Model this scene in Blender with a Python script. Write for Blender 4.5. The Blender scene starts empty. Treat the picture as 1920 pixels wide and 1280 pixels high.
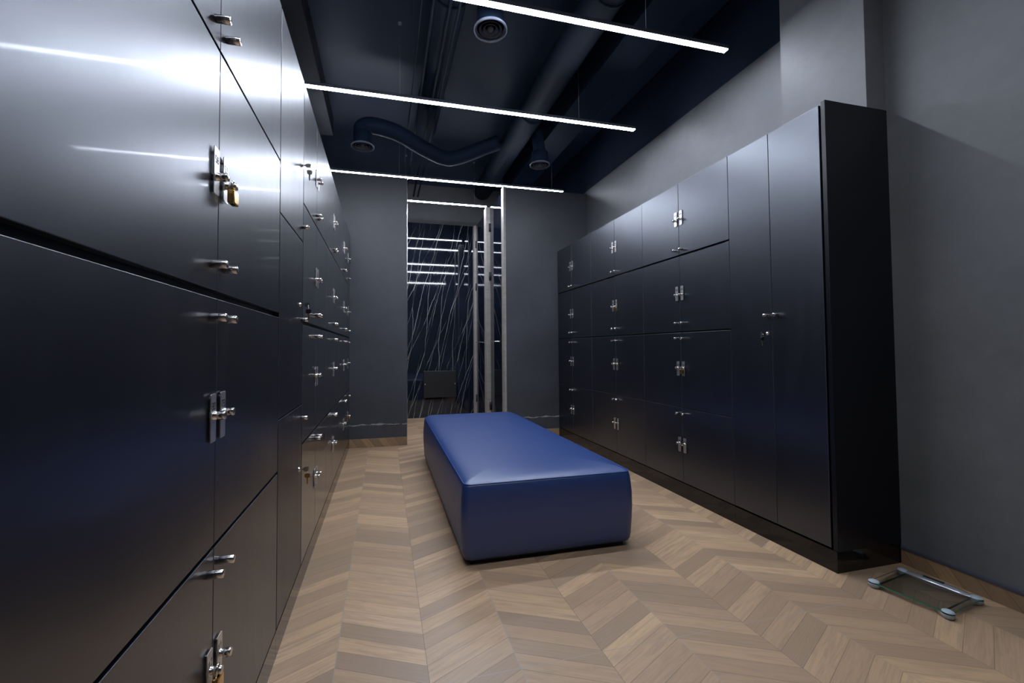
import bpy, bmesh, math, random
from mathutils import Vector, Matrix
random.seed(7)
S = bpy.context.scene
C = S.collection
pi = math.pi

# ------------------------------------------------------------ camera
cd = bpy.data.cameras.new('camera')
cam = bpy.data.objects.new('camera', cd)
C.objects.link(cam)
cd.sensor_fit = 'HORIZONTAL'
cd.sensor_width = 36.0
cd.lens = 800.715 / 1920 * 36.0
cd.shift_x = (960 - 922.462) / 1920
cd.shift_y = (628.244 - 640) / 1920
cd.clip_start = 0.02
ya, pt, ro = math.radians(14.205), math.radians(1.746), math.radians(-0.336)
fwd = Vector((math.sin(ya) * math.cos(pt), math.cos(ya) * math.cos(pt), math.sin(pt)))
rt0 = Vector((math.cos(ya), -math.sin(ya), 0))
up0 = rt0.cross(fwd)
rt = rt0 * math.cos(ro) + up0 * math.sin(ro)
up = up0 * math.cos(ro) - rt0 * math.sin(ro)
M = Matrix((rt, up, -fwd)).transposed().to_4x4()
M.translation = Vector((0, 0, 1.15))
cam.matrix_world = M
S.camera = cam

# ------------------------------------------------------------ world and exposure
w = bpy.data.worlds.new('world'); S.world = w
w.use_nodes = True
w.node_tree.nodes['Background'].inputs[0].default_value = (0.25, 0.4, 1, 1)
w.node_tree.nodes['Background'].inputs[1].default_value = 0.004
S.view_settings.view_transform = 'Standard'
S.view_settings.look = 'None'
S.view_settings.gamma = 1
S.view_settings.use_curve_mapping = False
S.view_settings.exposure = 0.0
STRIP_POWER = 138.0
STRIP_COLOR = (0.80, 0.865, 1.0)

# ------------------------------------------------------------ main dimensions
XL, XR, XW, XB = -0.388, 2.225, 2.67, -0.95
E = 5.243            # partition, room side
J1, J2 = 0.269, 1.503
MY = 7.20            # marble wall
HS = 3.263           # light strips
HC = 3.92            # slab
PT = 3.231           # partition top
YB = -3.0            # wall behind the camera

# ------------------------------------------------------------ materials
def mat(name, base=(0.5, 0.5, 0.5), rough=0.5, metal=0.0, spec=0.5, emit=None, es=0.0, coat=0.0, coat_r=0.1, trans=0.0, ior=1.5):
    m = bpy.data.materials.new(name); m.use_nodes = True
    b = m.node_tree.nodes['Principled BSDF']
    b.inputs['Base Color'].default_value = (*base, 1)
    b.inputs['Roughness'].default_value = rough
    b.inputs['Metallic'].default_value = metal
    b.inputs['Specular IOR Level'].default_value = spec
    b.inputs['Coat Weight'].default_value = coat
    b.inputs['Coat Roughness'].default_value = coat_r
    b.inputs['Transmission Weight'].default_value = trans
    b.inputs['IOR'].default_value = ior
    if emit:
        b.inputs['Emission Color'].default_value = (*emit, 1)
        b.inputs['Emission Strength'].default_value = es
    return m

class NT:
    """small node helper"""
    def __init__(s, m):
        s.t = m.node_tree; s.n = s.t.nodes; s.l = s.t.links
        s.b = s.n['Principled BSDF']
    def put(s, sock, v):
        if v is None: return
        if hasattr(v, 'is_output'): s.l.new(v, sock)
        else: sock.default_value = v
    def math(s, op, a, b=None, c=None, clamp=False):
        n = s.n.new('ShaderNodeMath'); n.operation = op; n.use_clamp = clamp
        s.put(n.inputs[0], a); s.put(n.inputs[1], b); s.put(n.inputs[2], c)
        return n.outputs[0]
    def pos(s):
        n = s.n.new('ShaderNodeNewGeometry'); x = s.n.new('ShaderNodeSeparateXYZ')
        s.l.new(n.outputs['Position'], x.inputs[0])
        return n.outputs['Position'], x.outputs[0], x.outputs[1], x.outputs[2]
    def comb(s, a, b, c):
        n = s.n.new('ShaderNodeCombineXYZ')
        s.put(n.inputs[0], a); s.put(n.inputs[1], b); s.put(n.inputs[2], c)
        return n.outputs[0]
    def noise(s, v, scale, detail=3, rough=0.5, dist=0.0):
        n = s.n.new('ShaderNodeTexNoise')
        s.l.new(v, n.inputs['Vector']); n.inputs['Scale'].default_value = scale
        n.inputs['Detail'].default_value = detail; n.inputs['Roughness'].default_value = rough
        n.inputs['Distortion'].default_value = dist
        return n.outputs['Fac']
    def white(s, v):
        n = s.n.new('ShaderNodeTexWhiteNoise'); n.noise_dimensions = '3D'
        s.l.new(v, n.inputs['Vector']); return n.outputs['Value']
    def ramp(s, f, stops, interp='LINEAR'):
        n = s.n.new('ShaderNodeValToRGB'); n.color_ramp.interpolation = interp
        e = n.color_ramp.elements
        while len(e) < len(stops): e.new(0.5)
        for k, (p, c) in zip(e, stops):
            k.position = p; k.color = (*c, 1) if len(c) == 3 else c
        s.put(n.inputs[0], f); return n.outputs[0]
    def mix(s, f, a, b, mode='MIX'):
        n = s.n.new('ShaderNodeMix'); n.data_type = 'RGBA'; n.blend_type = mode
        s.put(n.inputs['Factor'], f)
        for k, v in ((6, a), (7, b)):
            if hasattr(v, 'is_output'): s.l.new(v, n.inputs[k])
            else: n.inputs[k].default_value = (*v, 1)
        return n.outputs[2]
    def rng(s, v, a, b, c, d):
        n = s.n.new('ShaderNodeMapRange'); s.put(n.inputs[0], v)
        for i, q in enumerate((a, b, c, d)): n.inputs[1 + i].default_value = q
        return n.outputs[0]
    def bump(s, h, strength, dist=0.01):
        n = s.n.new('ShaderNodeBump'); n.inputs['Strength'].default_value = strength
        n.inputs['Distance'].default_value = dist; s.l.new(h, n.inputs['Height'])
        s.l.new(n.outputs[0], s.b.inputs['Normal'])
    def color(s, c): s.l.new(c, s.b.inputs['Base Color'])
    def rough(s, c): s.l.new(c, s.b.inputs['Roughness'])

def plank_color(k, along, v, ident):
    """wood tone of one plank; along = coordinate along the grain, v = across in plank units"""
    r1 = k.white(ident)
    fr = k.math('FRACT', v)
    off = k.math('MULTIPLY', r1, 40.0)
    gv = k.comb(k.math('ADD', k.math('MULTIPLY', along, 3.0), off), k.math('MULTIPLY', v, 2.6), off)
    g1 = k.noise(gv, 1.6, 6, 0.62, 0.9)
    gv2 = k.comb(k.math('ADD', k.math('MULTIPLY', along, 2.2), off), k.math('MULTIPLY', v, 14.0), off)
    g2 = k.noise(gv2, 2.4, 4, 0.6, 0.3)
    base = k.ramp(r1, [(0.0, (0.235, 0.183, 0.140)), (0.3, (0.285, 0.215, 0.155)), (0.55, (0.33, 0.25, 0.178)), (0.8, (0.40, 0.30, 0.20)), (1.0, (0.43, 0.33, 0.235))])
    dark = k.mix(k.math('MULTIPLY', k.ramp(g1, [(0.44, (0, 0, 0)), (0.70, (1, 1, 1))]), 0.7), base, (0.22, 0.175, 0.138))
    mm = k.mix(k.math('MULTIPLY', k.ramp(g2, [(0.50, (0, 0, 0)), (0.78, (1, 1, 1))]), 0.38), dark, (0.13, 0.095, 0.07))
    return mm, fr, g2

def floor_material():
    m = mat('chevron_wood_tile', rough=0.38); k = NT(m)
    P, x, y, z = k.pos()
    dx = k.math('SUBTRACT', x, 0.155)
    d = k.math('PINGPONG', dx, 0.325)
    col = k.math('FLOOR', k.math('DIVIDE', dx, 0.325))
    v = k.math('SUBTRACT', k.math('DIVIDE', k.math('SUBTRACT', y, k.math('MULTIPLY', d, 0.5)), 0.0878), 0.17)
    ident = k.comb(k.math('FLOOR', v), col, 0.0)
    c, fr, g = plank_color(k, k.math('ADD', d, k.math('MULTIPLY', col, 3.1)), v, ident)
    # joints between planks
    e = k.math('MINIMUM', fr, k.math('SUBTRACT', 1.0, fr))
    jl = k.math('LESS_THAN', e, 0.013)
    cl = k.math('LESS_THAN', d, 0.0011)
    c = k.mix(k.math('MULTIPLY', jl, 0.62), c, (0.075, 0.055, 0.043))
    c = k.mix(k.math('MULTIPLY', cl, 0.7), c, (0.09, 0.075, 0.065))
    # grey grout between tiles
    gl = k.math('GREATER_THAN', d, 0.3233)
    ty = k.math('PINGPONG', k.math('SUBTRACT', y, 1.5), 1.95)
    gt = k.math('LESS_THAN', ty, 0.0018)
    gg = k.math('MAXIMUM', gl, gt)
    c = k.mix(k.math('MULTIPLY', gg, 0.85), c, (0.24, 0.235, 0.24))
    c = k.mix(1.0, c, (1.15, 1.01, 0.86), 'MULTIPLY')
    k.color(c)
    k.rough(k.rng(g, 0.2, 0.8, 0.30, 0.46))
    h = k.math('SUBTRACT', k.math('MULTIPLY', g, 0.3), k.math('MAXIMUM', jl, gg))
    k.bump(h, 0.16, 0.002)
    return m

def base_tile_material(axis):
    m = mat('wood_tile_skirting', rough=0.4); k = NT(m)
    P, x, y, z = k.pos()
    a = x if axis == 'x' else y
    v = k.math('DIVIDE', k.math('ADD', a, k.math('MULTIPLY', z, 0.75 if axis == 'x' else -0.75)), 0.096)
    ident = k.comb(k.math('FLOOR', v), 3.0, 9.0)
    c, fr, g = plank_color(k, k.math('MULTIPLY', z, 1.2), v, ident)
    e = k.math('MINIMUM', fr, k.math('SUBTRACT', 1.0, fr))
    c = k.mix(k.math('MULTIPLY', k.math('LESS_THAN', e, 0.014), 0.7), c, (0.07, 0.05, 0.04))
    c = k.mix(1.0, c, (0.82, 0.68, 0.52), 'MULTIPLY')
    k.color(c); return m

def plaster(name, base, rough=0.62, chip=None, amp=0.22, spec=0.4):
    m = mat(name, base, rough, spec=spec); k = NT(m)
    P, x, y, z = k.pos()
    n1 = k.noise(P, 1.7, 5, 0.6, 0.4); n2 = k.noise(P, 14, 4, 0.6)
    f = k.math('ADD', k.math('MULTIPLY', n1, 0.75), k.math('MULTIPLY', n2, 0.25))
    lo = tuple(c * (1 - amp) for c in base); hi = tuple(c * (1 + amp) for c in base)
    c = k.ramp(f, [(0.3, lo), (0.7, hi)])
    if chip is not None:
        zc, w_ = chip
        nx = k.noise(k.comb(x, 0.0, 0.0), 2.4, 3, 0.5)
        th = k.noise(k.comb(x, 3.0, 0.0), 7.0, 3, 0.6)
        zz = k.math('ADD', zc, k.math('MULTIPLY', k.math('SUBTRACT', nx, 0.5), 0.16))
        dz = k.math('ABSOLUTE', k.math('SUBTRACT', z, zz))
        on = k.math('LESS_THAN', dz, k.math('MULTIPLY', k.math('SUBTRACT', th, 0.40), w_))
        c = k.mix(k.math('MULTIPLY', on, 0.75), c, (0.30, 0.30, 0.30))
    k.color(c); k.rough(k.rng(n1, 0.25, 0.75, rough - 0.08, rough + 0.1))
    k.bump(f, 0.12, 0.01)
    return m

def marble_material():
    m = mat('black_veined_marble', (0.006, 0.008, 0.014), 0.035, spec=0.55); k = NT(m)
    P, x, y, z = k.pos()
    fac = None
    spec_ = [(0.30, 3.3, 0.05, 0.024, 0.0), (0.40, 2.7, 0.06, 0.018, 4.0), (0.12, 4.1, 0.05, 0.020, 9.0), (0.24, 5.6, 0.04, 0.020, 21.0)]
    for sl, fq, am, wd, sd in spec_:
        q = k.comb(k.math('ADD', x, sd), y, k.math('MULTIPLY', z, 0.9))
        n = k.noise(q, 0.8, 2, 0.4, 0.0)
        nn = k.noise(k.comb(k.math('ADD', x, sd), 0.0, z), 9.0, 3, 0.5)
        wob = k.math('ADD', k.math('MULTIPLY', k.math('SUBTRACT', n, 0.5), am * 6), k.math('MULTIPLY', k.math('SUBTRACT', nn, 0.5), am * 0.5))
        u = k.math('MULTIPLY', k.math('ADD', k.math('SUBTRACT', x, k.math('MULTIPLY', z, sl)), wob), fq)
        f = k.math('FRACT', u)
        e = k.math('MINIMUM', f, k.math('SUBTRACT', 1.0, f))
        mk = k.noise(k.comb(k.math('ADD', x, sd), 2.0, k.math('MULTIPLY', z, 0.7)), 2.1, 3, 0.6)
        wv = k.math('MULTIPLY', k.rng(mk, 0.34, 0.62, 0.0, 1.0), wd)
        l = k.math('SUBTRACT', 1.0, k.math('DIVIDE', e, k.math('ADD', wv, 0.0005)), clamp=True)
        l = k.math('MULTIPLY', l, k.rng(mk, 0.36, 0.55, 0.0, 1.0))
        fac = l if fac is None else k.math('MAXIMUM', fac, l)
    cloud = k.noise(P, 1.4, 4, 0.6)
    basec = k.ramp(cloud, [(0.3, (0.004, 0.006, 0.011)), (0.75, (0.011, 0.015, 0.025))])
    c = k.mix(k.math('MULTIPLY', fac, 0.9), basec, (0.30, 0.29, 0.28))
    jx = k.math('LESS_THAN', k.math('PINGPONG', k.math('SUBTRACT', x, 0.30), 0.6), 0.0014)
    c = k.mix(jx, c, (0.002, 0.002, 0.003))
    k.color(c); return m

def laminate(name, base, rough, spec=0.5, streak=0.02, coat=0.0, coat_r=0.1):
    m = mat(name, base, rough, spec=spec, coat=coat, coat_r=coat_r); k = NT(m)
    P, x, y, z = k.pos()
    n = k.noise(k.comb(k.math('MULTIPLY', x, 9.0), k.math('MULTIPLY', y, 9.0), k.math('MULTIPLY', z, 1.6)), 1.3, 5, 0.65)
    k.rough(k.rng(n, 0.3, 0.75, rough - streak, rough + streak))
    return m

M_floor = floor_material()
M_base_x = base_tile_material('x'); M_base_y = base_tile_material('y')
M_wall = plaster('charcoal_plaster', (0.108, 0.110, 0.114), 0.56, spec=0.45)
M_pier = plaster('charcoal_plaster_chipped', (0.043, 0.046, 0.054), 0.46, chip=(0.262, 0.05), spec=0.5)
M_navy = plaster('navy_ceiling_paint', (0.026, 0.047, 0.092), 0.45, amp=0.12)
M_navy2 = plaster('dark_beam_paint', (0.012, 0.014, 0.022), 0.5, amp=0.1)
M_upper_shade = plaster('shaded_upper_wall', (0.008, 0.016, 0.036), 0.6, amp=0.1, spec=0.2)  # shade above the light strips put into the colour of the grey wall
M_duct = mat('navy_painted_duct', (0.010, 0.019, 0.040), 0.6, spec=0.10)
M_marble = marble_material()
M_door = laminate('black_satin_laminate', (0.0015, 0.002, 0.005), 0.32, spec=0.85, coat=0.075, coat_r=0.05)
M_door.node_tree.nodes['Principled BSDF'].inputs['IOR'].default_value = 1.62
M_mdoor = laminate('black_matt_laminate', (0.0015, 0.002, 0.005), 0.34, spec=0.9)
M_gdoor = laminate('black_gloss_laminate', (0.0015, 0.002, 0.005), 0.30, spec=1.0, streak=0.01, coat=0.6, coat_r=0.02)
M_rdoor = laminate('black_satin_laminate_smooth', (0.0015, 0.002, 0.005), 0.33, spec=1.0)
M_rdoor.node_tree.nodes['Principled BSDF'].inputs['IOR'].default_value = 1.62
for q_ in (M_door, M_mdoor, M_gdoor, M_rdoor): q_.node_tree.nodes['Principled BSDF'].inputs['Specular Tint'].default_value = (0.84, 0.89, 1.0, 1)
M_edge = mat('door_edge_band', (0.055, 0.06, 0.07), 0.35)
M_carc = mat('black_carcass_board', (0.004, 0.004, 0.005), 0.4)
M_side = laminate('black_side_panel', (0.0045, 0.005, 0.008), 0.33, spec=0.35)
M_plinth = mat('black_gloss_plinth', (0.004, 0.0035, 0.004), 0.10)
M_steel = mat('satin_nickel', (0.72, 0.68, 0.64), 0.20, 1.0)
M_plate = mat('brushed_steel_plate', (0.66, 0.64, 0.64), 0.40, 1.0)
M_engr = mat('engraved_black', (0.01, 0.01, 0.01), 0.6)
M_brass = mat('brass', (0.72, 0.47, 0.16), 0.24, 1.0)
M_blackp = mat('black_plastic', (0.01, 0.01, 0.012), 0.35)
M_blue = mat('blue_faux_leather', (0.003, 0.030, 0.145), 0.42, spec=1.0, ior=1.5)
kb = NT(M_blue); Pb = kb.pos()[0]; kb.bump(kb.noise(Pb, 420, 3, 0.6), 0.06, 0.002)
M_bluep = mat('blue_piping', (0.008, 0.045, 0.20), 0.35)
M_strip = mat('lit_diffuser', (0.9, 0.9, 0.9), 0.4, emit=STRIP_COLOR, es=STRIP_POWER)
M_alu = mat('aluminium_profile', (0.10, 0.11, 0.14), 0.45, 0.5)
M_stone = mat('pale_striped_stone', (0.42, 0.38, 0.35), 0.5)
ks = NT(M_stone); Ps, xs_, ys_, zs_ = ks.pos()
ks.color(ks.ramp(ks.noise(ks.comb(ks.math('MULTIPLY', xs_, 2.0), ks.math('MULTIPLY', ys_, 2.0), ks.math('MULTIPLY', zs_, 9.0)), 2.2, 5, 0.7), [(0.3, (0.20, 0.18, 0.165)), (0.6, (0.27, 0.245, 0.22)), (0.75, (0.32, 0.29, 0.265))]))
M_gloss = mat('dark_tinted_glass_panel', (0.004, 0.006, 0.012), 0.03, spec=0.7)
M_ring = mat('grey_diffuser_paint', (0.15, 0.17, 0.22), 0.45)
M_glass = mat('green_edged_glass', (0.93, 0.98, 0.96), 0.01, trans=1.0, ior=1.5)
M_gedge = mat('glass_edge_green', (0.02, 0.16, 0.09), 0.15)
M_pad = mat('grey_blue_plastic_pad', (0.33, 0.40, 0.43), 0.4)
M_silver = mat('silver_plastic_bar', (0.55, 0.58, 0.60), 0.28, 0.7)
M_lcd = mat('dark_display', (0.02, 0.025, 0.03), 0.1)
M_wire = mat('steel_cable', (0.35, 0.38, 0.45), 0.4, 0.6)

# ------------------------------------------------------------ mesh helpers
def bm_box(bm, a, b, bev=0.0, seg=2, mi=0, bev_mi=None):
    a, b = Vector(a), Vector(b)
    r = bmesh.ops.create_cube(bm, size=1.0)
    vs = r['verts']
    for v in vs:
        v.co = Vector([(a[i] + b[i]) / 2 + v.co[i] * (b[i] - a[i]) for i in range(3)])
    fs = list({f for v in vs for f in v.link_faces})
    for f in fs: f.material_index = mi
    if bev > 0:
        es = list({e for v in vs for e in v.link_edges})
        r2 = bmesh.ops.bevel(bm, geom=es, offset=bev, segments=seg, affect='EDGES', profile=0.5)
        for f in r2['faces']: f.material_index = mi if bev_mi is None else bev_mi

def frame_of(d):
    d = d.normalized()
    a = Vector((0, 0, 1)) if abs(d.z) < 0.9 else Vector((1, 0, 0))
    u = d.cross(a).normalized(); return u, d.cross(u).normalized()

def bm_lathe(bm, p0, d, prof, n=24, mi=0, smooth=True):
    """prof = [(distance along d, radius)...]"""
    p0 = Vector(p0); d = Vector(d).normalized(); u, v = frame_of(d)
    rings = []
    for s, r in prof:
        c = p0 + d * s
        if r < 1e-6: rings.append([bm.verts.new(c)])
        else: rings.append([bm.verts.new(c + (u * math.cos(2 * pi * k / n) + v * math.sin(2 * pi * k / n)) * r) for k in range(n)])
    for A, B in zip(rings, rings[1:]):
        for k in range(n):
            if len(A) == 1 and len(B) == 1: continue
            if len(A) == 1: q = [A[0], B[k], B[(k + 1) % n]]
            elif len(B) == 1: q = [A[k], B[0], A[(k + 1) % n]]
            else: q = [A[k], B[k], B[(k + 1) % n], A[(k + 1) % n]]
            f = bm.faces.new(q); f.material_index = mi; f.smooth = smooth

def bm_tube(bm, pts, r, n=12, mi=0, closed=False, caps=True):
    pts = [Vector(p) for p in pts]; L = len(pts); rings = []
    prev = None
    for i, p in enumerate(pts):
        if closed: t = (pts[(i + 1) % L] - pts[i - 1])
        elif i == 0: t = pts[1] - pts[0]
        elif i == L - 1: t = pts[-1] - pts[-2]
        else: t = (pts[i + 1] - p).normalized() + (p - pts[i - 1]).normalized()
        t.normalize()
        if prev is None: u, v = frame_of(t)
        else:
            u = (prev - t * prev.dot(t)).normalized(); v = t.cross(u).normalized()
        prev = u
        rr = r[i] if isinstance(r, (list, tuple)) else r
        rings.append([bm.verts.new(p + (u * math.cos(2 * pi * k / n) + v * math.sin(2 * pi * k / n)) * rr) for k in range(n)])
    rng_ = range(L) if closed else range(L - 1)
    for i in rng_:
        A, B = rings[i], rings[(i + 1) % L]
        for k in range(n):
            f = bm.faces.new([A[k], B[k], B[(k + 1) % n], A[(k + 1) % n]]); f.smooth = True; f.material_index = mi
    if caps and not closed:
        for R_ in (rings[0], rings[-1]):
            f = bm.faces.new(R_); f.material_index = mi

def bm_prism(bm, outline, e0, ex, ey, ez, thick, mi=0, bev=0.0):
    """outline in (ex, ey) plane, extruded along ez"""
    ex, ey, ez, e0 = map(Vector, (ex, ey, ez, e0))
    a = [bm.verts.new(e0 + ex * p[0] + ey * p[1]) for p in outline]
    b = [bm.verts.new(e0 + ex * p[0] + ey * p[1] + ez * thick) for p in outline]
    n = len(a)
    f1 = bm.faces.new(a); f2 = bm.faces.new(b)
    f1.material_index = f2.material_index = mi
    for i in range(n):
        f = bm.faces.new([a[i], a[(i + 1) % n], b[(i + 1) % n], b[i]]); f.material_index = mi

def rrect(w, h, r, n=5):
    out = []
    for cx, cy, a0 in ((w / 2 - r, h / 2 - r, 0), (-w / 2 + r, h / 2 - r, 90), (-w / 2 + r, -h / 2 + r, 180), (w / 2 - r, -h / 2 + r, 270)):
        for k in range(n + 1):
            a = math.radians(a0 + 90 * k / n)
            out.append((cx + r * math.cos(a), cy + r * math.sin(a)))
    return out

def obj(name, bm, mats, parent=None):
    if not isinstance(mats, (list, tuple)): mats = [mats]
    bmesh.ops.recalc_face_normals(bm, faces=bm.faces)
    me = bpy.data.meshes.new(name)
    if parent is not None:
        off = Vector((0, 0, 0)); q = parent
        while q is not None:
            off += Vector(q.location); q = q.parent
        for v in bm.verts: v.co -= off
    bm.to_mesh(me); bm.free()
    for m in mats: me.materials.append(m)
    o = bpy.data.objects.new(name, me); C.objects.link(o)
    if parent is not None: o.parent = parent
    return o

def thing(name, label, cat, loc, group=None):
    o = bpy.data.objects.new(name, None); C.objects.link(o)
    o.location = loc; o.empty_display_size = 0.05
    tag(o, label, cat, group); return o

def tag(o, label, cat, group=None):
    o['label'] = label; o['category'] = cat
    if group: o['group'] = group
    return o

def struct(name, bm, mats, label=None):
    o = obj(name, bm, mats); o['kind'] = 'structure'
    if label: o['label'] = label
    return o

def box_struct(name, a, b, m, bev=0.0, label=None):
    bm = bmesh.new(); bm_box(bm, a, b, bev); return struct(name, bm, m, label)

# ------------------------------------------------------------ room shell
box_struct('floor', (XB - .1, YB - .1, -.08), (XW + .1, MY + .1, 0), M_floor, label='chevron wood-look tile floor running between the two locker banks')
box_struct('ceiling', (XB - .1, YB - .1, HC), (XW + .1, MY + .1, HC + .1), M_navy, label='dark navy open ceiling slab above the light strips')
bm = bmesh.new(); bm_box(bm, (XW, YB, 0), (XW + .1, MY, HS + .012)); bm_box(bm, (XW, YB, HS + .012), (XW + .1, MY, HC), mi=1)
struct('wall_right', bm, [M_wall, M_upper_shade], 'grey plaster wall behind the right lockers')
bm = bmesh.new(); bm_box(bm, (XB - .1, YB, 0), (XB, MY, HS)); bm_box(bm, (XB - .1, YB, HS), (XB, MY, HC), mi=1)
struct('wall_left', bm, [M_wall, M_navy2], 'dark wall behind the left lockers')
box_struct('wall_rear', (XB, YB - .1, 0), (XW, YB, HC), M_wall, label='grey plaster wall behind the viewer')
box_struct('wall_partition_left', (XB, E, 0), (J1, E + .10, PT), M_pier, .002, 'charcoal plaster pier left of the doorway')
box_struct('wall_partition_right', (J2 + .014, E, 0), (XW, E + .10, PT), M_pier, .002, 'charcoal plaster pier right of the doorway')
bm = bmesh.new(); bm_box(bm, (XB, MY, 0), (XW, MY + .1, 3.262)); struct('wall_back', bm, M_marble, 'glossy black marble wall with white veins at the far end')
box_struct('wall_back_upper', (XB, MY + .012, 3.262), (XW, MY + .1, HC), M_wall, label='grey painted band above the black marble')
# protruding column above the tall cabinet and beam above the left bank
box_struct('wall_column', (2.532, 1.704, 2.432), (XW, 2.205, HC), M_wall, .002, 'protruding plaster column above the tall cabinet')
box_struct('trim_1', (XB, YB, 3.70), (-0.592, E + .1, HC), M_navy2, label='dark beam running above the left locker bank')
# jambs and skirting
bm = bmesh.new(); bm_box(bm, (J1 - .001, E - .004, 0.0), (J1 + .006, E + .104, PT + .002), .001); struct('trim_2', bm, M_steel, 'thin steel corner profile on the left doorway edge')
bm = bmesh.new(); bm_box(bm, (J2 - .016, E - .006, 0.0), (J2 + .014, E + .106, PT + .006), .002); struct('trim_3', bm, M_stone, 'pale stone jamb on the right doorway edge')
box_struct('baseboard_far', (XL, E - .010, 0), (J1 - .002, E, .100), M_base_x, .001, 'wood tile skirting on the left pier')
box_struct('baseboard_far_right', (J2 + .015, E - .010, 0), (XR, E, .100), M_base_x, .001, 'wood tile skirting on the right pier')
box_struct('baseboard_right', (XW - .012, YB, 0), (XW, 1.697, .078), M_base_y, .001, 'wood tile skirting along the right wall')
box_struct('trim_4', (XW - .016, YB, .078), (XW, 1.697, .090), mat('slate_strip', (0.05, 0.055, 0.075), 0.4), .001, 'slate coloured strip above the right skirting')

# ------------------------------------------------------------ linear lights
def linear_light(Y, x0, x1, label, wires):
    t = thing('linear_light', label, 'light', ((x0 + x1) / 2, Y, HS), 'linear ceiling lights')
    bm = bmesh.new()
    h = 0.030
    bm_box(bm, (x0, Y - .0225, HS + .0045), (x1, Y - .0198, HS + h)); bm_box(bm, (x0, Y + .0198, HS + .0045), (x1, Y + .0225, HS + h))
    bm_box(bm, (x0, Y - .0195, HS + h - .006), (x1, Y + .0195, HS + h))
    obj('housing', bm, M_alu, t)
    for xe, s in ((x0, -1), (x1, 1)):
        bm = bmesh.new(); bm_box(bm, (min(xe, xe + s * .003), Y - .0225, HS - .003), (max(xe, xe + s * .003), Y + .0225, HS + h), .0006); obj('end_cap', bm, M_alu, t)
    bm = bmesh.new(); bm_box(bm, (x0, Y - .0195, HS), (x1, Y + .0195, HS + .008), .0015); obj('lit_diffuser', bm, M_strip, t)
    for wx in wires:
        bm = bmesh.new(); bm_tube(bm, [(wx, Y, HS + h - .001), (wx, Y, HC)], .0014, 6)
        bm_lathe(bm, (wx, Y, HC), (0, 0, -1), [(0, .018), (.012, .018), (.02, .004)], 14)
        obj('suspension_cable', bm, M_wire, t)
    return t
linear_light(2.487, -.85, 2.368, 'bright light strip nearest the viewer, crossing the top edge of the photo', [.1, 1.72])
linear_light(3.630, -.85, 2.360, 'bright light strip second from the viewer, above the middle of the bench', [.128, 1.775])
linear_light(5.320, -.85, 2.345, 'bright light strip just over the top of the doorway wall', [.178, 2.19])
linear_light(6.153, -.85, 1.48, 'bright light strip inside the marble room beyond the doorway', [.3, 1.3])
linear_light(0.53, -.85, 1.95, 'light strip almost above the viewer, seen only as the lowest line mirrored in marble', [.3, 1.7])

# ------------------------------------------------------------ lockers
DIG = {  # strokes on a 1 x 2 grid
    '0': [[(0, 0), (1, 0), (1, 2), (0, 2), (0, 0)]], '1': [[(.1, 1.5), (.6, 2), (.6, 0)]],
    '2': [[(0, 1.8), (.3, 2), (1, 2), (1, 1.2), (0, 0), (1, 0)]], '5': [[(1, 2), (0, 2), (0, 1.1), (1, 1.1), (1, 0), (0, 0)]],
    '7': [[(0, 2), (1, 2), (.3, 0)]], '8': [[(0, 0), (1, 0), (1, 2), (0, 2), (0, 0)], [(0, 1), (1, 1)]],
    '9': [[(1, 1), (0, 1), (0, 2), (1, 2), (1, 0), (.1, 0)]]}

def bm_digits(bm, text, x, yc, z0, side, sz=0.0075, mi=1):
    """engraved digits on a plate whose face is the plane X=x, seen from the aisle"""
    # reading direction from the aisle: on the left bank +Y, on the right bank -Y
    rd = 1 if side < 0 else -1
    n = len(text); pitch = sz * 1.55; st = -((n - 1) * pitch + sz) / 2
    for i, ch in enumerate(text):
        for line in DIG[ch]:
            for (a, b), (c, d) in zip(line, line[1:]):
                p = Vector((0, yc + rd * (st + i * pitch + a * sz), z0 + b * sz)); q = Vector((0, yc + rd * (st + i * pitch + c * sz), z0 + d * sz))
                t = (q - p).normalized(); nrm = Vector((0, -t.z, t.y)) * sz * .12
                p -= t * sz * .12; q += t * sz * .12
                dx = Vector((.0003 * (-side), 0, 0)); o = Vector((x, 0, 0))
                vs = [bm.verts.new(o + v) for v in (p - nrm, q - nrm, q + nrm, p + nrm)]
                vt = [bm.verts.new(o + dx + v) for v in (p - nrm, q - nrm, q + nrm, p + nrm)]
                for fv in (vt, [vs[0], vs[1], vt[1], vt[0]], [vs[1], vs[2], vt[2], vt[1]], [vs[2], vs[3], vt[3], vt[2]], [vs[3], vs[0], vt[0], vt[3]]):
                    f = bm.faces.new(fv); f.material_index = mi

def knob(X, y, z, side, parent, r=.0095, L=.033):
    d = (-side, 0, 0)   # towards the aisle
    bm = bmesh.new()
    bm_lathe(bm, (X - side * -.0, y, z), d, [(-.002, r * .9), (.0008, r * .9), (.0015, r), (L - .0012, r), (L, r - .0012), (L, 0)], 28)
    return obj('knob', bm, M_steel, parent)

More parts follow.
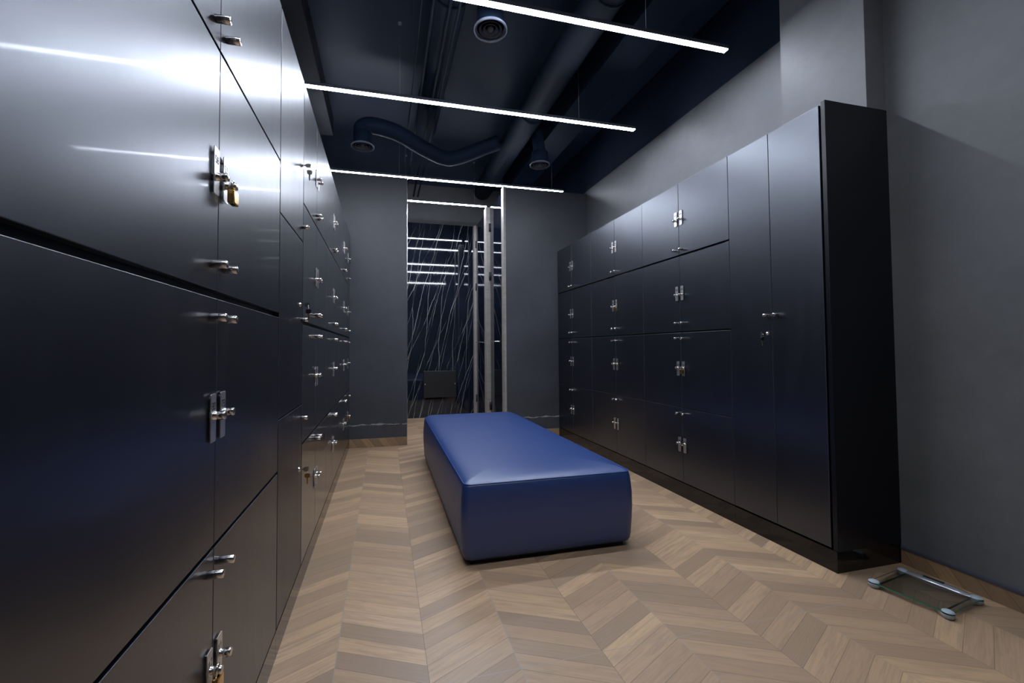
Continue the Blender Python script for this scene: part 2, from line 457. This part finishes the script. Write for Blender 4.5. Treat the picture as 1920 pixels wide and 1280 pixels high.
def hasp(X, y, z, side, parent, text=None, mark=False, up_=.06):
    s = -side
    bm = bmesh.new()
    # plate: bottom corners cut, lower part a little longer than the upper
    w_ = .031; dn_ = .111 - up_
    out = [(-w_ / 2, up_ - .003), (-w_ / 2 + .003, up_), (w_ / 2 - .003, up_), (w_ / 2, up_ - .003), (w_ / 2, -dn_ + .003), (w_ / 2 - .003, -dn_), (-w_ / 2 + .003, -dn_), (-w_ / 2, -dn_ + .003)]
    bm_prism(bm, out, (X + s * .004, y, z), (0, 1, 0), (0, 0, 1), (s, 0, 0), .002)
    # two spacer feet carry the plate off the door
    for dz in (-dn_ + .012, up_ - .012):
        bm_lathe(bm, (X - s * .001, y, z + dz), (s, 0, 0), [(0, .004), (.006, .004)], 10)
    if text: bm_digits(bm, text, X + s * .006, y, z + up_ - .036, side)
    elif mark:
        for dy in (-.006, .006):
            bm_box(bm, (X + s * .006, y + dy - .0028, z + up_ - .034), (X + s * .0063, y + dy + .0028, z + up_ - .020), mi=1)
    pl = obj('number_plate', bm, [M_plate, M_engr], parent)
    bm = bmesh.new()
    r = .0092; L = .031
    bm_lathe(bm, (X, y, z), (s, 0, 0), [(-.002, r), (.013, r), (.0135, r * .8), (.0145, r * .8), (.015, r), (L - .001, r), (L, r - .001), (L, 0)], 28)
    # cross hole for a padlock shackle
    bm_lathe(bm, (X + s * .022, y, z - r - .0004), (0, 0, 1), [(0, 0), (0, .0042), (.0025, .0042)], 14, mi=1)
    bm_lathe(bm, (X + s * .022, y, z + r + .0004), (0, 0, -1), [(0, 0), (0, .0042), (.0025, .0042)], 14, mi=1)
    obj('lock_post', bm, [M_steel, M_engr], parent)
    return pl

def bank_carcass(side, y0, y1, z0, z1, depth, parent, rows=()):
    s = -side; Xf = (XL if side < 0 else XR) - s * .020
    Xb = Xf - s * depth
    bm = bmesh.new()
    xa, xb = sorted((Xf, Xb))
    bm_box(bm, (xa, y0 + .001, z0), (xb, y1 - .001, z1))
    return obj('carcass', bm, M_carc, parent)

def door(side, ya_, yb_, za, zb, parent, gap=.0018, gz=.003, gt=.003, m=None):
    X = XL if side < 0 else XR
    s = -side
    bm = bmesh.new()
    xa, xb = sorted((X, X - s * .019))
    bm_box(bm, (xa, ya_ + gap, za + gz), (xb, yb_ - gap, zb - gt), .0012, 2, bev_mi=1)
    return obj('locker_door', bm, [m or (M_door if side < 0 else M_rdoor), M_edge], parent)

ROW = {-1: [.103, .687, 1.281, 1.877, 2.487], 1: [.115, .686, 1.267, 1.860, 2.426]}
KN = {-1: {0: (.638, .420), 1: (1.225, .998), 2: (1.349, 1.557), 3: (1.933, 2.150)},
      1: {0: (.639, .411), 1: (1.217, .990), 2: (1.335, 1.553), 3: (1.904, 2.140)}}
GAP = {-1: [.002, .005, .009, .004, .002], 1: [.002, .003, .006, .007, .002]}   # half gaps, floor to top
UP = {0: .045, 1: .050, 2: .069, 3: .066}

def pair_bay(side, y0, ym, y1, label, group, texts=None, single=False, mark=False, depth=.42, hw=.036, m=None):
    X = XL if side < 0 else XR
    s = -side
    zr = ROW[side]
    cx = X - s * depth / 2
    t = thing('locker_bay', label, 'lockers', (cx, (y0 + y1) / 2, 0), group)
    bank_carcass(side, y0, y1, zr[0] - .003, zr[4], depth, t)
    # plinth
    bm = bmesh.new(); xa, xb = sorted((X - s * .001, X - s * depth)); bm_box(bm, (xa, y0, 0), (xb, y1, zr[0] - .006)); obj('plinth', bm, M_plinth, t)
    for r in range(4):
        prs = [(y0, ym, ym - hw), (ym, y1, ym + hw)]
        if single: prs = [(y0, y1, y0 + hw + .002)]
        for i, (a, b, hy) in enumerate(prs):
            za, zb = zr[r], zr[r + 1]
            d = door(side, a, b, za, zb, t, gz=GAP[side][r], gt=GAP[side][r + 1], m=m)
            # thicker shadow gap between the second and third row
            kz, hz = KN[side][r]
            knob(X, hy, kz, side, d)
            txt = texts.get((r, i)) if texts else None
            hasp(X, hy + (.006 if (i == 0 and not single) else -.006), hz, side, d, txt, mark, UP[r])
    return t

near = pair_bay(-1, .539, 1.152, 1.773, 'nearest black locker bay on the left, wide doors marked 58 and 57', 'left bank lockers',
                {(2, 0): '58', (2, 1): '57', (1, 0): '80', (1, 1): '79', (0, 0): '12', (0, 1): '11'})
labs = ['black left bank locker bay right after the narrow keyed unit', 'black left bank locker bay in the middle of the far run', 'black left bank locker bay with the black padlock high up beside it']
for (a, b, c), lb in zip([(2.266, 2.690, 3.152), (3.152, 3.575, 4.022), (4.022, 4.461, 4.930)], labs):
    pair_bay(-1, a, b, c, lb, 'left bank lockers', m=M_gdoor)
pair_bay(-1, 4.930, 4.930, 5.228, 'narrow single door black lockers against the left doorway pier', 'left bank lockers', single=True, m=M_gdoor)
labs = ['three-quarter hidden black right bank bay next to the far wall', 'black right bank locker bay in the middle, brass padlock in its second row', 'black right bank locker bay beside the tall cabinet']
labs[0] = 'farthest black right bank locker bay, next to the doorway pier'
for (a, b, c), lb in zip([(4.300, 4.805, 5.228), (3.326, 3.800, 4.300), (2.348, 2.842, 3.326)], labs):
    pair_bay(1, a, b, c, lb, 'right bank lockers', mark=True)

# narrow keyed unit on the left
def cam_lock(X, y, z, side, parent):
    s = -side
    bm = bmesh.new()
    bm_lathe(bm, (X, y, z), (s, 0, 0), [(-.001, .011), (.002, .011), (.004, .0085), (.008, .008), (.0085, 0)], 22)
    return obj('cam_lock', bm, M_steel, parent)

def key_set(X, y, z, side, label, ring_m=M_blackp, blade=M_brass):
    """key in a lock with a spare key hanging from its ring"""
    s = -side
    t = thing('key_pair', label, 'keys', (X + s * .03, y, z), 'keys left in the locks')
    bm = bmesh.new()
    # key in the lock: blade, bow lying on edge
    bm_box(bm, (min(X + s * .0085, X + s * .022), y - .0008, z - .003), (max(X + s * .0085, X + s * .022), y + .0008, z + .003))
    out = rrect(.024, .021, .006)
    bm_prism(bm, out, (X + s * .033, y - .0012, z), (1, 0, 0), (0, 0, 1), (0, 1, 0), .0024)
    obj('key', bm, M_steel, t)
    bm = bmesh.new()
    cx = X + s * .038
    bm_tube(bm, [(cx, y + .009 * math.sin(a), z - .010 + .009 * math.cos(a)) for a in [2 * pi * k / 18 for k in range(18)]], .0008, 6, closed=True)
    obj('key_ring', bm, M_steel, t)
    bm = bmesh.new()
    bm_prism(bm, rrect(.024, .020, .006), (cx, y - .0012, z - .031), (1, 0, 0), (0, 0, 1), (0, 1, 0), .0024)
    obj('key_bow', bm, ring_m, t)
    bm = bmesh.new()
    out = [(-.0035, 0), (.0035, 0), (.0035, -.026), (0, -.032), (-.0035, -.028), (-.002, -.024), (-.0035, -.020), (-.002, -.015), (-.0035, -.011)]
    bm_prism(bm, out, (cx, y - .0009, z - .0405), (1, 0, 0), (0, 0, 1), (0, 1, 0), .0018)
    obj('key_blade', bm, blade, t)
    return t

t = thing('locker_column', 'narrow black single-door locker column with keys in its locks, after the near bay', 'lockers', (XL - .2, 2.02, 0))
bank_carcass(-1, 1.775, 2.266, .100, 2.487, .42, t)
bm = bmesh.new(); bm_box(bm, (XL - .42, 1.775, 0), (XL + .001 - .002, 2.266, .097)); obj('plinth', bm, M_plinth, t)
for za, zb, kz, lz in ((.103, .883, .822, .585), (.883, 1.678, 1.293, 1.362), (1.678, 2.487, 1.744, 2.035)):
    d = door(-1, 1.779, 2.259, za, zb, t, m=M_mdoor)
    knob(XL, 2.222, kz, -1, d)
    cam_lock(XL, 2.190, lz, -1, d)
    if kz == 1.293:
        pass
key_set(XL, 2.190, 2.035, -1, 'steel keys hanging from the top lock of the narrow left column', M_steel, M_steel)
key_set(XL, 2.190, 1.362, -1, 'black headed key hanging from the middle lock of the narrow left column', M_blackp, M_brass)
key_set(XL, 2.190, .585, -1, 'brass coloured keys hanging from the bottom lock of the narrow left column', M_brass, M_brass)

# tall cabinet on the right
t = thing('tall_cabinet', 'tall black two-door cabinet at the near end of the right bank', 'cabinet', (2.45, 2.02, 0))
bm = bmesh.new(); bm_box(bm, (XR + .020, 1.724, .112), (XW - .003, 2.347, 2.424)); obj('carcass', bm, M_carc, t)
bm = bmesh.new(); bm_box(bm, (XR + .001, 1.700, 0), (XW - .003, 2.348, .108), .001); obj('plinth', bm, M_plinth, t)
bm = bmesh.new(); bm_box(bm, (XR + .006, 1.699, .1085), (XW - .003, 1.722, 2.439), .001); obj('side_panel', bm, M_side, t)
d1 = door(1, 1.727, 2.037, .115, 2.426, t); knob(XR, 2.037 - .036, 1.336, 1, d1)
d2 = door(1, 2.037, 2.348, .115, 2.426, t); knob(XR, 2.037 + .030, 1.336, 1, d2); cam_lock(XR, 2.037 + .034, 1.228, 1, d2)
key_set(XR, 2.037 + .034, 1.228, 1, 'small keys hanging from the lock of the tall right cabinet', M_blackp, M_brass)

# padlocks
def padlock(X, y, z, side, label, body=M_brass, scale=1.0, drop=.0):
    """hangs from the lock post whose axis is at (y, z)"""
    s = -side; px = X + s * .022
    t = thing('padlock', label, 'padlock', (px, y, z - .06 * scale), 'padlocks on the locker hasps')
    bm = bmesh.new()
    r = .0105 * scale; top = z + .011
    pts = [(px, y - r, z - .016 * scale), (px, y - r, z)]
    pts += [(px, y - r * math.cos(a), z + .002 + r * math.sin(a)) for a in [pi * k / 10 for k in range(11)]]
    pts += [(px, y + r, z), (px, y + r, z - .016 * scale)]
    bm_tube(bm, pts, .0024 * scale, 10)
    obj('shackle', bm, M_steel, t)
    bm = bmesh.new()
    w_, h_, d_ = .034 * scale, .031 * scale, .015 * scale
    zc = z - .011 * scale - h_ / 2
    bm_box(bm, (px - d_ / 2, y - w_ / 2, zc - h_ / 2), (px + d_ / 2, y + w_ / 2, zc + h_ / 2), .0028 * scale, 3)
    bo = obj('padlock_body', bm, body, t)
    bm = bmesh.new()
    bm_lathe(bm, (px, y, zc - h_ / 2 - .0004), (0, 0, 1), [(0, 0), (0, .005 * scale), (.001, .005 * scale)], 16)
    obj('keyway', bm, M_engr, bo)
    return t
padlock(XL, 1.182, 1.557, -1, 'brass padlock on the near left locker door numbered 57', scale=1.08)
padlock(XL, 1.122, .420, -1, 'brass padlock at the bottom edge of the photo on locker 12')
padlock(XL, 4.962, 2.150, -1, 'black padlock high on the lockers against the left pier', M_blackp)
padlock(XL, 4.962, .420, -1, 'brass padlock low on the lockers against the left pier')
padlock(XR, 3.770, 1.553, 1, 'brass padlock in the second row of the middle right bay')
padlock(XR, 2.812, .990, 1, 'brass padlock in the third row beside the tall cabinet')

# ------------------------------------------------------------ bench
def bench():
    x0, x1, y0, y1 = .405, 1.405, 2.232, 4.62
    zt, zb = .428, .028
    t = thing('ottoman_bench', 'long blue faux leather upholstered bench in the middle of the floor', 'bench', ((x0 + x1) / 2, (y0 + y1) / 2, 0))
    cx, cy = (x0 + x1) / 2, (y0 + y1) / 2; hx, hy = (x1 - x0) / 2, (y1 - y0) / 2
    def ring(inset, z, rc, nn=12, m=22):
        a, b = hx - inset, hy - inset; r = max(rc - inset * .6, .008); pts = []
        for qx, qy, a0 in ((1, 1, 0), (-1, 1, 90), (-1, -1, 180), (1, -1, 270)):
            rr = r * (3.4 if qy > 0 else 1.0)
            for k in range(nn + 1):
                an = math.radians(a0 + 90 * k / nn)
                pts.append((qx * (a - rr) + rr * math.cos(an), qy * (b - rr) + rr * math.sin(an)))
            # straight run to the next corner, sampled so that it can bulge
            nx = [(-1, 1), (-1, -1), (1, -1), (1, 1)][[(1, 1), (-1, 1), (-1, -1), (1, -1)].index((qx, qy))]
            rr2 = r * (3.4 if nx[1] > 0 else 1.0)
            an = math.radians(a0 + 90)
            p = Vector(pts[-1]); q = Vector((nx[0] * (a - rr2) + rr2 * math.cos(an), nx[1] * (b - rr2) + rr2 * math.sin(an)))
            for j in range(1, m): pts.append(tuple(p.lerp(q, j / m)))
        return [(cx + p[0], cy + p[1], z) for p in pts]
    prof = [(.030, zb), (.012, zb + .004), (.004, zb + .016), (-.001, zb + .05), (-.006, zb + .12), (-.010, zb + .20), (-.009, zb + .28), (-.004, zb + .34), (.000, zb + .375), (.004, zt - .010), (.0085, zt - .001), (.011, zt + .000),
            (.016, zt + .004), (.035, zt + .013), (.07, zt + .022), (.13, zt + .030), (.22, zt + .036), (.32, zt + .039), (.42, zt + .040)]
    bm = bmesh.new(); rings = []
    for ins, z in prof:
        pts = ring(ins, z, .045)
        rings.append([bm.verts.new(p) for p in pts])
    n = len(rings[0])
    for A, B in zip(rings, rings[1:]):
        for k in range(n):
            f = bm.faces.new([A[k], A[(k + 1) % n], B[(k + 1) % n], B[k]]); f.smooth = True
    bm.faces.new(rings[0]); f = bm.faces.new(rings[-1]); f.smooth = True
    obj('upholstery', bm, M_blue, t)
    bm = bmesh.new()
    pts = ring(.0075, zt + .0005, .045)
    bm_tube(bm, pts, .0028, 8, closed=True); obj('piping', bm, M_bluep, t)
    # vertical seam at the near left corner is hidden; the base is a recessed black frame
    bm = bmesh.new(); bm_box(bm, (x0 + .045, y0 + .045, .0), (x1 - .045, y1 - .045, zb + .002)); obj('base_frame', bm, M_carc, t)
bench()

# ------------------------------------------------------------ bathroom scale
def scale_():
    c = Vector((2.415, 1.457, 0)); a = math.radians(9.0)
    ex = Vector((math.cos(a), math.sin(a), 0)); ey = Vector((-math.sin(a), math.cos(a), 0)); ez = Vector((0, 0, 1))
    t = thing('bathroom_scale', 'glass bathroom scale with grey corner pads on the floor by the right wall', 'scale', c)
    W_, D_ = .278, .285
    bm = bmesh.new(); bm_prism(bm, rrect(W_, D_, .008), c + ez * .022, ex, ey, ez, .006); obj('glass_platform', bm, M_glass, t)
    # polished green edge as a slim rim
    bm = bmesh.new()
    o_ = rrect(W_ + .0006, D_ + .0006, .008); i_ = rrect(W_ - .001, D_ - .001, .0075)
    vo = [[bm.verts.new(c + ex * p[0] + ey * p[1] + ez * z_) for p in q] for q, z_ in ((o_, .0225), (o_, .0275), (i_, .0275), (i_, .0225))]
    n = len(o_)
    for A, B in zip(vo, vo[1:] + vo[:1]):
        for k in range(n): bm.faces.new([A[k], A[(k + 1) % n], B[(k + 1) % n], B[k]])
    obj('glass_edge', bm, M_gedge, t)
    for sx in (-1, 1):
        for sy in (-1, 1):
            q = c + ex * sx * (W_ / 2 - .012) + ey * sy * (D_ / 2 - .014)
            bm = bmesh.new()
            bm_lathe(bm, q, ez, [(.028, .021), (.031, .0195), (.034, .014), (.0355, .006), (.036, 0)], 26)
            bm_lathe(bm, q, ez, [(0, 0), (0, .012), (.004, .016), (.012, .022), (.0225, .022)], 26)
            obj('corner_pad', bm, M_pad, t)
    # curved silver bridge carrying the display, along the wall side
    bm = bmesh.new(); n = 26; prev = None
    for k in range(n + 1):
        u = k / n; yy = -D_ / 2 + .018 + u * (D_ - .036)
        bow = math.sin(pi * u)
        xi = W_ / 2 - .026 - .020 * bow; xo = W_ / 2 - .002
        zt = .030 + .010 * bow
        sec = [c + ex * xo + ey * yy + ez * .0285, c + ex * xo + ey * yy + ez * (zt - .001), c + ex * ((xi + xo) / 2) + ey * yy + ez * zt,
               c + ex * (xi + .006) + ey * yy + ez * (zt - .002), c + ex * xi + ey * yy + ez * (zt - .006), c + ex * xi + ey * yy + ez * .0285]
        cur = [bm.verts.new(p) for p in sec]
        if prev:
            for i in range(6):
                f = bm.faces.new([prev[i], prev[(i + 1) % 6], cur[(i + 1) % 6], cur[i]]); f.smooth = True
        else: bm.faces.new(cur)
        prev = cur
    bm.faces.new(prev)
    br = obj('display_bridge', bm, M_silver, t)
    bm = bmesh.new(); bm_prism(bm, rrect(.019, .075, .004), c + ex * (W_ / 2 - .0165) + ey * .012 + ez * .0392, ex, ey, ez, .0016); obj('display', bm, M_lcd, br)
    for sy in (-1, 1):
        bm = bmesh.new()
        p = c + ey * sy * (D_ / 2 - .030) + ez * .016
        bm_tube(bm, [p - ex * (W_ / 2 - .03), p + ex * (W_ / 2 - .03)], .0035, 8); obj('load_bar', bm, M_blackp, t)
scale_()

# ------------------------------------------------------------ marble room: cubicle fronts, wall panel
def post(y0, y1, x0, x1, label, hz):
    t = thing('cubicle_post', label, 'post', ((x0 + x1) / 2, (y0 + y1) / 2, 0), 'stone cubicle posts')
    bm = bmesh.new(); bm_box(bm, (x0, y0, 0), (x1, y1, 3.20), .002); obj('upright', bm, M_stone, t)
    for z in hz:
        bm = bmesh.new(); bm_box(bm, (x1 - .030, y0 - .008, z - .060), (x1 - .002, y0 + .004, z + .060), .001); bm_lathe(bm, (x1 - .016, y0 - .010, z - .060), (0, 0, 1), [(0, 0), (0, .007), (.12, .007), (.12, 0)], 12)
        obj('hinge', bm, M_blackp, t)
post(5.975, 6.12, 1.435, 1.500, 'pale stone post with black hinges inside the doorway, the wider middle one', (2.90, 2.19, .33))
post(6.93, 7.03, 1.455, 1.503, 'slim pale stone post with black hinges next to the marble wall', (2.88, 2.17, .33))
def cub_door(y0, y1, label, x):
    t = thing('cubicle_door', label, 'door', (x, (y0 + y1) / 2, 0), 'dark cubicle doors')
    bm = bmesh.new(); bm_box(bm, (x, y0, .015), (x + .012, y1, 3.185), .001); obj('door_panel', bm, M_gloss, t)
    bm = bmesh.new()
    bm_tube(bm, [(x, y0 + .06, 1.24), (x - .03, y0 + .06, 1.24), (x - .03, y1 - .06, 1.25), (x, y1 - .06, 1.25)], .006, 10); obj('towel_bar', bm, M_steel, t)
cub_door(5.356, 5.960, 'dark glossy cubicle panel between the doorway jamb and the middle stone post', 1.490)
cub_door(6.130, 6.895, 'dark glossy cubicle panel between the two stone posts with hinges', 1.486)

t = thing('wall_hatch', 'black rectangular wall box with two steel screws on the marble', 'box', (.918, MY - .03, .32))
bm = bmesh.new(); bm_box(bm, (.638, MY - .055, .335), (1.185, MY - .003, .775), .004); obj('cover', bm, mat('matt_black_panel', (.005, .005, .006), .45), t)
for xx in (.648 + .015, 1.165):
    bm = bmesh.new(); bm_lathe(bm, (xx, MY - .054, .56), (0, -1, 0), [(0, .013), (.004, .012), (.006, .008), (.006, 0)], 18); obj('screw', bm, M_steel, t)

# ------------------------------------------------------------ overhead services
def diffuser(x, y, r, label):
    t = thing('ceiling_diffuser', label, 'diffuser', (x, y, HS), 'round ceiling air diffusers')
    bm = bmesh.new(); z = HS + .01
    bm_lathe(bm, (x, y, z), (0, 0, 1), [(.012, r * .86), (0, r * .88), (-.004, r * .94), (0, r), (.012, r), (.02, r * .9)], 40); obj('rim', bm, M_ring, t)
    for q in (.66, .42):
        bm = bmesh.new(); bm_lathe(bm, (x, y, z), (0, 0, 1), [(.004, r * q), (.020, r * (q - .12)), (.022, r * (q - .12)), (.006, r * (q + .03)), (.004, r * q)], 36); obj('cone_ring', bm, M_ring, t)
    bm = bmesh.new(); bm_lathe(bm, (x, y, z), (0, 0, 1), [(.0, 0), (.001, r * .14), (.012, r * .20), (.03, r * .08), (.03, 0)], 28); obj('centre_cone', bm, M_ring, t)
    bm = bmesh.new(); bm_lathe(bm, (x, y, z), (0, 0, 1), [(.018, r * .80), (.15, r * .80), (.15, 0)], 32); obj('collar', bm, M_duct, t)
    return t
diffuser(-.22, 4.625, .118, 'round air diffuser above the left lockers')
diffuser(1.757, 4.625, .118, 'round air diffuser above the right lockers')
diffuser(.688, 2.71, .112, 'round air diffuser between the two nearest light strips')

def smooth_path(pts, n=7):
    out = []; P_ = [Vector(p) for p in pts]
    P_ = [P_[0] * 2 - P_[1]] + P_ + [P_[-1] * 2 - P_[-2]]
    for i in range(1, len(P_) - 2):
        a, b, c_, d_ = P_[i - 1:i + 3]
        for k in range(n):
            u = k / n
            out.append(.5 * ((2 * b) + (-a + c_) * u + (2 * a - 5 * b + 4 * c_ - d_) * u * u + (-a + 3 * b - 3 * c_ + d_) * u ** 3))
    out.append(P_[-2]); return out
def duct(name, label, pts, r, smooth=True, n=24, group='overhead ducts', m=M_duct):
    bm = bmesh.new(); bm_tube(bm, smooth_path(pts) if smooth else pts, r, n)
    if r > .1:
        for k in range(6):
            p = Vector(pts[0]).lerp(Vector(pts[-1]), (k + .5) / 6)
            if not smooth: bm_tube(bm, [p - Vector((0, .012, 0)), p + Vector((0, .012, 0))], r + .006, n)
    return tag(obj(name, bm, m), label, 'duct' if r > .04 else 'pipe', group)
duct('air_duct', 'large round navy duct running away over the right side', [(1.52, YB + .02, 3.66), (1.52, 6.6, 3.66)], .14, False)
duct('air_duct', 'round navy duct over the middle ending before the doorway wall', [(.47, YB + .02, 3.755), (.47, 5.02, 3.755)], .125, False)
duct('flexible_duct', 'bent navy duct from the left diffuser across to the large duct', [(-.22, 4.625, 3.42), (-.22, 4.63, 3.48), (-.12, 4.65, 3.525), (.14, 4.70, 3.50), (.45, 4.90, 3.45), (.75, 5.04, 3.43), (1.05, 4.98, 3.52), (1.335, 4.905, 3.63)], .085)
duct('flexible_duct', 'short navy duct rising from the right diffuser', [(1.757, 4.625, 3.42), (1.757, 4.65, 3.52), (1.755, 4.68, 3.60), (1.757, 4.68, 3.70)], .070)
duct('flexible_duct', 'short navy duct rising from the near diffuser', [(.700, 2.71, 3.424), (.700, 2.71, 3.6), (.700, 2.71, 3.92)], .07)
bm = bmesh.new(); bm_box(bm, (1.84, YB + .02, 3.60), (2.16, 6.5, 3.88), .004)
tag(obj('air_duct', bm, M_duct), 'flat rectangular navy duct running along the right side', 'duct', 'overhead ducts')
for x_, r_, lb in ((.255, .006, 'thinnest overhead pipe, leftmost of the four'), (.337, .012, 'overhead pipe second from the left'), (.457, .013, 'overhead pipe third from the left'), (.525, .012, 'rightmost of the four overhead pipes')):
    duct('overhead_pipe', lb, [(x_ - .0, YB + .02, 3.602), (x_, 6.9, 3.602)], r_, False, 12, 'overhead pipes')
